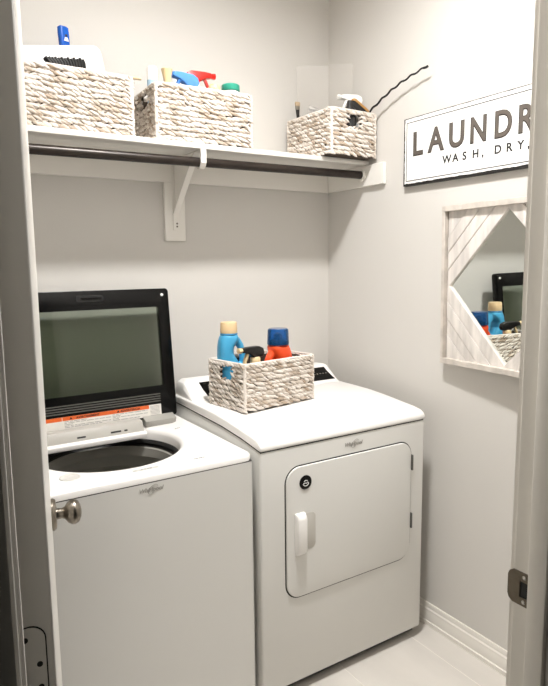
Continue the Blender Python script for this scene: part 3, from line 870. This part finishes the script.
MB(M).lathe([(0.038, 0.212), (0.0425, 0.214), (0.0430, 0.220), (0.0405, 0.272), (0.036, 0.277), (0.010, 0.277)], (0.005, 0, 0), 36).build('cap', clear_mat('blue_clear_cap', '#4c9ada', 0.08, 1.35, 0.28, '#2a6fb0'), root)
MB(M).lathe([(0.036, 0.216), (0.036, 0.230), (0.018, 0.236), (0.016, 0.254), (0.006, 0.258)], (0.005, 0, 0), 24).build('spout', plastic('navy_spout', '#0f2748'), root)
MB(M).lathe([(0.0395, 0.207), (0.0415, 0.211), (0.0395, 0.214)], (0.005, 0, 0), 36).build('collar', plastic('red_collar', '#b92c10'), root)

def spray(label, loc, rot, h, m_bottle, m_head, m_lever, r=0.030, group=None, scale=1.0, m_collar=None, tilt=0, tdir=0, m_label=None):
    root = thing('spray_bottle', label, 'spray bottle', loc, group)
    M = place(*loc, rot, tilt, tdir) @ Matrix.Scale(1.0, 4)
    MB(M).lathe([(r*0.9, 0), (r, 0.005), (r, h*0.62), (r*0.9, h*0.70), (r*0.5, h*0.80), (r*0.42, h*0.88)], (0, 0, 0), 28, sy=0.8).build('bottle_body', m_bottle, root)
    if m_label:
        MB(M).lathe([(r*1.012, h*0.12), (r*1.012, h*0.55)], (0, 0, 0), 28, sy=0.8, cap0=False, cap1=False).build('bottle_label', m_label, root)
    k = scale
    MB(M).lathe([(0.0155*k, h*0.86), (0.016*k, h*0.87), (0.0155*k, h*0.97), (0.012*k, h)], (0, 0, 0), 20).build('collar', m_collar or m_head, root)
    z = h
    prof = [(0.024*k, z-0.002), (0.030*k, z+0.010*k), (0.026*k, z+0.024*k), (0.010*k, z+0.031*k), (-0.030*k, z+0.031*k), (-0.050*k, z+0.029*k), (-0.052*k, z+0.016*k), (-0.034*k, z+0.013*k), (-0.016*k, z+0.004*k), (-0.012*k, z-0.002)]
    MB(M).prism(prof, (-0.0105*k, 0.0105*k), lambda u, v, w: (u, w, v)).build('trigger_head', m_head, root, 0.003*k, 3)
    MB(M).lathe([(0.0075*k, -0.051*k), (0.0085*k, -0.060*k), (0.0085*k, -0.064*k), (0.003*k, -0.065*k)], (0, 0, z+0.0225*k), 6, 'x').build('nozzle', m_lever, root)
    lv = [(-0.026*k, z+0.012*k), (-0.034*k, z+0.012*k), (-0.043*k, z-0.008*k), (-0.048*k, z-0.030*k), (-0.043*k, z-0.031*k), (-0.036*k, z-0.010*k)]
    MB(M).prism(lv, (-0.006*k, 0.006*k), lambda u, v, w: (u, w, v)).build('trigger', m_lever, root, 0.0015*k, 2)
    return root

M_cream = plastic('cream_plastic', '#e2c99c', 0.45)
M_blackpl = plastic('black_plastic', '#171615', 0.35)
M_whitepl = plastic('white_bottle', '#efeeea', 0.35)
spray('black headed spray bottle with cream trigger between the two detergent bottles', (-0.652, -0.402, ZB), math.radians(10), 0.180, plastic('amber_bottle', '#7d6b50'), M_blackpl, M_cream, 0.023, m_collar=M_cream, scale=1.25)
# small dark bottle peeking beside the orange one
root = thing('small_bottle', 'small black capped bottle behind the orange bottle, in the dryer basket', 'bottle', (-0.600, -0.290, ZB))
MB(place(-0.600, -0.290, ZB)).lathe([(0.018, 0), (0.020, 0.004), (0.020, 0.12), (0.010, 0.14)], (0, 0, 0), 24).build('bottle_body', plastic('dark_bottle', '#54433a'), root)
MB(place(-0.600, -0.290, ZB)).lathe([(0.012, 0.138), (0.013, 0.14), (0.013, 0.185), (0.008, 0.19)], (0, 0, 0), 24).build('cap', M_blackpl, root)

ZF = ZS1+0.0095
# basket by the door: white board, blue handled brush, black scrub brush, wooden handle
root = thing('plastic_board', 'white plastic board with rounded corners standing in the door end basket', 'board', (-1.235, -0.150, ZF))
Mb = frame_matrix((-1.235, -0.150, ZF+0.032), (1, 0, 0.165), (-0.165, 0.05, 1))
MB(Mb).prism(rrect(-0.125, 0.176, 0, 0.254, 0.026, 6), (-0.004, 0.004), fxy).build('board_panel', mat('milky_board', '#f1eeea', 0.35, noise=(4, 0.02)), root, 0.0015, 2)
root = thing('scrub_brush', 'long scrub brush with glossy blue handle end, in the door end basket', 'brush', (-1.205, -0.09, ZF))
M_bluepl = plastic('blue_handle', '#1458b8', 0.25)
Mb = place(-1.190, -0.085, ZF-0.012, 0.35, math.radians(-3), 0.0)
hs = [(0.011, 0.008, 0.02), (0.012, 0.008, 0.10), (0.013, 0.009, 0.25), (0.018, 0.011, 0.31), (0.0195, 0.012, 0.36), (0.0185, 0.011, 0.380), (0.014, 0.007, 0.384)]
MB(Mb).loft([sup(0, 0, z, hx, hy, 3.2, 20) for hx, hy, z in hs]).build('brush_handle', M_bluepl, root)
MB(Mb).lathe([(0.0045, -0.0127), (0.0045, -0.0122)], (0.002, 0, 0.352), 14, 'y').build('hang_hole', M_matblack, root)
MB(Mb).prism([(-0.008, 0.334), (0.010, 0.334), (0.006, 0.346), (-0.003, 0.346)], (-0.0126, -0.011), fxz).build('white_mark', M_whitepl, root)
MB(Mb).loft([sup(0, 0, z, hx, 0.012, 3.2, 20) for hx, z in ((0.028, 0.014), (0.03, 0.018), (0.028, 0.03), (0.013, 0.04))]).build('brush_head', M_bluepl, root)
root = thing('hand_brush', 'black bristle brush lying on top of the door end basket', 'brush', (-1.235, -0.222, 2.09))
Mb = frame_matrix((-1.232, -0.212, 2.112), (1, 0, 0.10), (0, 1, 0))
MB(Mb).prism([(-0.048, 0.0), (0.052, 0.0), (0.052, 0.012), (-0.020, 0.014), (-0.035, 0.010)], (-0.016, 0.016), lambda u, v, w: (u, w, v)).build('brush_block', mat('bare_block', '#a89c8e', 0.6, noise=(30, 0.2)), root, 0.002, 2)
for i in range(13):
    for j in range(3):
        x = -0.050+i*0.0085; y = -0.012+j*0.012
        lean = -0.010*(1-i/12)
        MB(Mb).tube([(x, y, 0.012), (x+lean*0.6, y, 0.030), (x+lean*1.6-0.002, y, 0.044+0.002*math.sin(i*3+j))], [0.0055, 0.006, 0.0045], 6).build('bristle_tuft', M_matblack, root)
root = thing('wooden_handle', 'short pale wooden handle poking over the rim between two baskets', 'handle', (-1.0, -0.15, 2.10))
MB(place(0, 0, 0)).tube([(-1.085, -0.155, 1.985), (-1.070, -0.150, 2.07), (-1.055, -0.147, 2.135), (-1.025, -0.143, 2.151), (-0.958, -0.140, 2.153)], [0.006, 0.006, 0.006, 0.0065, 0.0055], 10).build('handle_stick', mat('pale_wood', '#e6cfa8', 0.5, noise=((20, 60, 60), 0.15)), root)

# middle basket
g2 = 'bottles in the middle basket'
def bottle(label, x, y, z, prof, m, caps=(), lab=None, group=g2, name='bottle'):
    root = thing(name, label, 'bottle', (x, y, z), group)
    MB().lathe(prof, (x, y, z), 28).build('bottle_body', m, root)
    for cp, mm in caps: MB().lathe(cp, (x, y, z), 28).build('cap', mm, root)
    if lab: MB().lathe(lab[0], (x, y, z), 28, cap0=False, cap1=False).build('bottle_label', lab[1], root)
    return root
bottle('white cylindrical bottle with pale blue band at the middle basket\'s near end', -0.918, -0.150, ZF, [(0.017, 0), (0.019, 0.005), (0.019, 0.262), (0.016, 0.268)], M_whitepl, (), ([(0.0193, 0.14), (0.0193, 0.22)], plastic('pale_blue_band', '#a9c9df', 0.4)))
bottle('bottle with a tan bell shaped cap next to the white cylinder', -0.884, -0.206, ZF, [(0.026, 0), (0.028, 0.005), (0.028, 0.17), (0.014, 0.20)], M_whitepl, (([(0.012, 0.2), (0.013, 0.215), (0.019, 0.240), (0.021, 0.249), (0.019, 0.252)], M_cream),))
bottle('slim white capped bottle standing behind the tan bell cap', -0.840, -0.105, ZF, [(0.020, 0), (0.021, 0.005), (0.021, 0.2), (0.012, 0.22)], M_whitepl, (([(0.0125, 0.22), (0.013, 0.23), (0.012, 0.283), (0.010, 0.286)], M_whitepl),))
bottle('slim white capped bottle just behind the blue spray head', -0.800, -0.085, ZF, [(0.020, 0), (0.021, 0.005), (0.021, 0.2), (0.012, 0.22)], M_whitepl, (([(0.0105, 0.22), (0.011, 0.23), (0.010, 0.282), (0.008, 0.285)], M_whitepl),))
spray('spray bottle with a bright blue trigger head in the middle basket', (-0.785, -0.172, ZF), math.radians(8), 0.215, plastic('clear_blue_bottle', '#9fc4e6'), plastic('blue_trigger', '#5b9ae2'), plastic('blue_lever', '#2f74c6'), 0.030, g2, 1.35)
spray('spray bottle with a red trigger over white in the middle basket', (-0.738, -0.125, ZF), math.radians(172), 0.246, M_whitepl, plastic('red_trigger', '#d6261d'), plastic('red_trigger', '#d6261d'), 0.030, g2, 1.3, m_collar=M_whitepl)
bottle('small bottle with an orange pink cap in front of the red trigger', -0.712, -0.215, ZF, [(0.018, 0), (0.02, 0.004), (0.02, 0.15), (0.012, 0.17)], M_whitepl, (([(0.0135, 0.17), (0.015, 0.175), (0.015, 0.207), (0.010, 0.213)], plastic('peach_cap', '#e9a98a', 0.4)),))
bottle('bottle with a rounded pale yellow cap right of the red trigger', -0.667, -0.150, ZF, [(0.024, 0), (0.026, 0.005), (0.026, 0.18), (0.016, 0.2)], M_whitepl, (([(0.021, 0.2), (0.0235, 0.204), (0.023, 0.228), (0.018, 0.241), (0.008, 0.245)], plastic('yellow_cap', '#f0dfa6', 0.4)),))
bottle('white jar with a teal screw lid at the middle basket\'s far end', -0.627, -0.206, ZF, [(0.032, 0), (0.034, 0.005), (0.034, 0.202), (0.031, 0.207)], M_whitepl, (([(0.0335, 0.208), (0.035, 0.210), (0.035, 0.229), (0.032, 0.232), (0.026, 0.233)], plastic('teal_lid', '#2f9d84', 0.4)),), name='jar')

# corner basket
root = thing('clear_plastic_bag', 'clear limp plastic bag standing up at the back of the corner basket', 'bag', (-0.145, -0.17, ZF))
bag = MB(); RR = []
for side in (0.004, -0.004):
    pass
nx, nz = 14, 10
def bagp(i, j, off):
    t = i/(nx-1); q = j/(nz-1)
    x = -0.226+0.188*t; y = -0.070-0.150*t
    w = 0.006*math.sin(t*9+q*4)+0.003*math.sin(q*11+t*5)
    nn_ = Vector((0.195, 0.19, 0)).normalized()
    p = Vector((x, y, ZF+0.002+0.398*q))+nn_*(w+off*math.sin(math.pi*t)*(1-0.6*q))
    return p
vs = []; fs = []
for off in (0.010, -0.010):
    b0 = len(vs)
    for j in range(nz):
        for i in range(nx): vs.append(bagp(i, j, off))
    for j in range(nz-1):
        for i in range(nx-1):
            k = b0+j*nx+i; fs.append((k, k+1, k+nx+1, k+nx))
bag.add(vs, fs)
bag.build('bag_film', clear_mat('bag_film', (0.985, 0.983, 0.98), 0.25, 1.08, 0.06, '#f4f1ee'), root, smooth=80)
root = thing('paint_brush', 'paint brush with black handle and tan ferrule upright in the corner basket', 'brush', (-0.215, -0.09, ZF))
MB().tube([(-0.220, -0.10, ZF+0.002), (-0.230, -0.095, ZF+0.12), (-0.237, -0.092, 2.125), (-0.238, -0.092, 2.142)], [0.005, 0.006, 0.007, 0.0085], 12).build('brush_handle', M_blackpl, root)
MB(place(-0.238, -0.092, 2.142)).loft([sup(0, 0, z, hx, 0.006, 3, 16) for z, hx in ((0, 0.010), (0.012, 0.011), (0.013, 0.011), (0.016, 0.012))]).build('ferrule', M_nickel, root)
MB(place(-0.238, -0.092, 2.142)).loft([sup(0, 0, z, hx, 0.006, 3, 16) for z, hx in ((0.016, 0.0115), (0.030, 0.0125), (0.033, 0.011))]).build('bristles', mat('tan_bristle', '#c1a98a', 0.7, noise=(200, 0.3)), root)
root = thing('clear_packet', 'small clear packet with a grey label leaning in the corner basket', 'packet', (-0.20, -0.2, 2.0))
Mp = frame_matrix((-0.188, -0.185, ZF+0.002), (0.9, -0.35, 0.0), (0.0, 0.1, 1))
MB(Mp).prism([(-0.045, 0), (0.045, 0), (0.040, 0.19), (0.010, 0.205), (-0.035, 0.222)], (-0.003, 0.003), fxy).build('packet_film', clear_mat('packet_film', '#f2f0ee', 0.1, 1.25, 0.25, '#f4f2ef'), root)
MB(Mp).prism([(-0.036, 0.196), (0.016, 0.186), (0.016, 0.197), (-0.036, 0.208)], (0.0031, 0.0036), fxy).build('packet_label', mat('packet_print', '#9a9893', 0.5, noise=(150, 0.3)), root)
root = thing('small_jar', 'small clear round jar beside the white trigger in the corner basket', 'jar', (-0.150, -0.225, ZF))
MB().lathe([(0.024, 0), (0.026, 0.004), (0.026, 0.185), (0.020, 0.203), (0.008, 0.208)], (-0.152, -0.222, ZF), 24).build('jar_body', clear_mat('jar_clear', '#eceae7', 0.08, 1.3, 0.3, '#f0eeea'), root)
spray('all white trigger spray bottle in the corner basket', (-0.066, -0.262, ZF), math.radians(-20), 0.222, M_whitepl, M_whitepl, M_whitepl, 0.028, None, 1.15)
root = thing('shoe_brush', 'black brush with tan wooden back leaning at the corner basket rim', 'brush', (-0.055, -0.315, ZF))
Ms = frame_matrix((-0.078, -0.309, ZF+0.194), (0.80, -0.1, -0.50), (0.1, 1, 0))
MB(Ms).prism(rrect(-0.045, 0.045, -0.016, 0.016, 0.012, 5), (0.004, 0.014), fxy).build('brush_back', mat('tan_back', '#b98a4c', 0.45, noise=((10, 60, 60), 0.2)), root, 0.002, 2)
MB(Ms).prism(rrect(-0.044, 0.044, -0.015, 0.015, 0.012, 5), (-0.024, 0.0038), fxy).build('bristle_block', M_matblack, root, 0.002, 2)
root = thing('black_spray_can', 'black bottle seen behind the handle hole of the corner basket', 'bottle', (-0.130, -0.310, ZF))
MB().lathe([(0.024, 0), (0.026, 0.004), (0.026, 0.18), (0.014, 0.196), (0.012, 0.215), (0.010, 0.218)], (-0.125, -0.306, ZF), 24).build('bottle_body', M_blackpl, root)
MB().lathe([(0.0265, 0.06), (0.0265, 0.15)], (-0.125, -0.306, ZF), 24, cap0=False, cap1=False).build('bottle_label', mat('charcoal_label', '#2c2b2b', 0.4, noise=(120, 0.3)), root)
root = thing('twisted_stick', 'thin black twisted stick reaching from the corner basket towards the sign', 'stick', (-0.04, -0.33, ZF))
pth = []; rad = []
P0, P1, P2 = Vector((-0.029, -0.250, ZF+0.002)), Vector((-0.042, -0.336, 2.110)), Vector((-0.035, -0.645, 2.2085))
for k in range(10):
    pth.append(P0.lerp(P1, k/10)); rad.append(0.0034)
for k in range(40):
    t = k/39
    p = P1.lerp(P2, t); p.z += 0.018*math.sin(math.pi*t)*(1-0.2*t)
    p += Vector((0.0018*math.cos(k*0.95), 0, 0.0027*math.sin(k*0.95)))
    pth.append(p); rad.append(0.0044-0.0010*t if k < 37 else 0.0046)
MB().tube(pth, rad, 8).build('stick_rod', M_matblack, root)
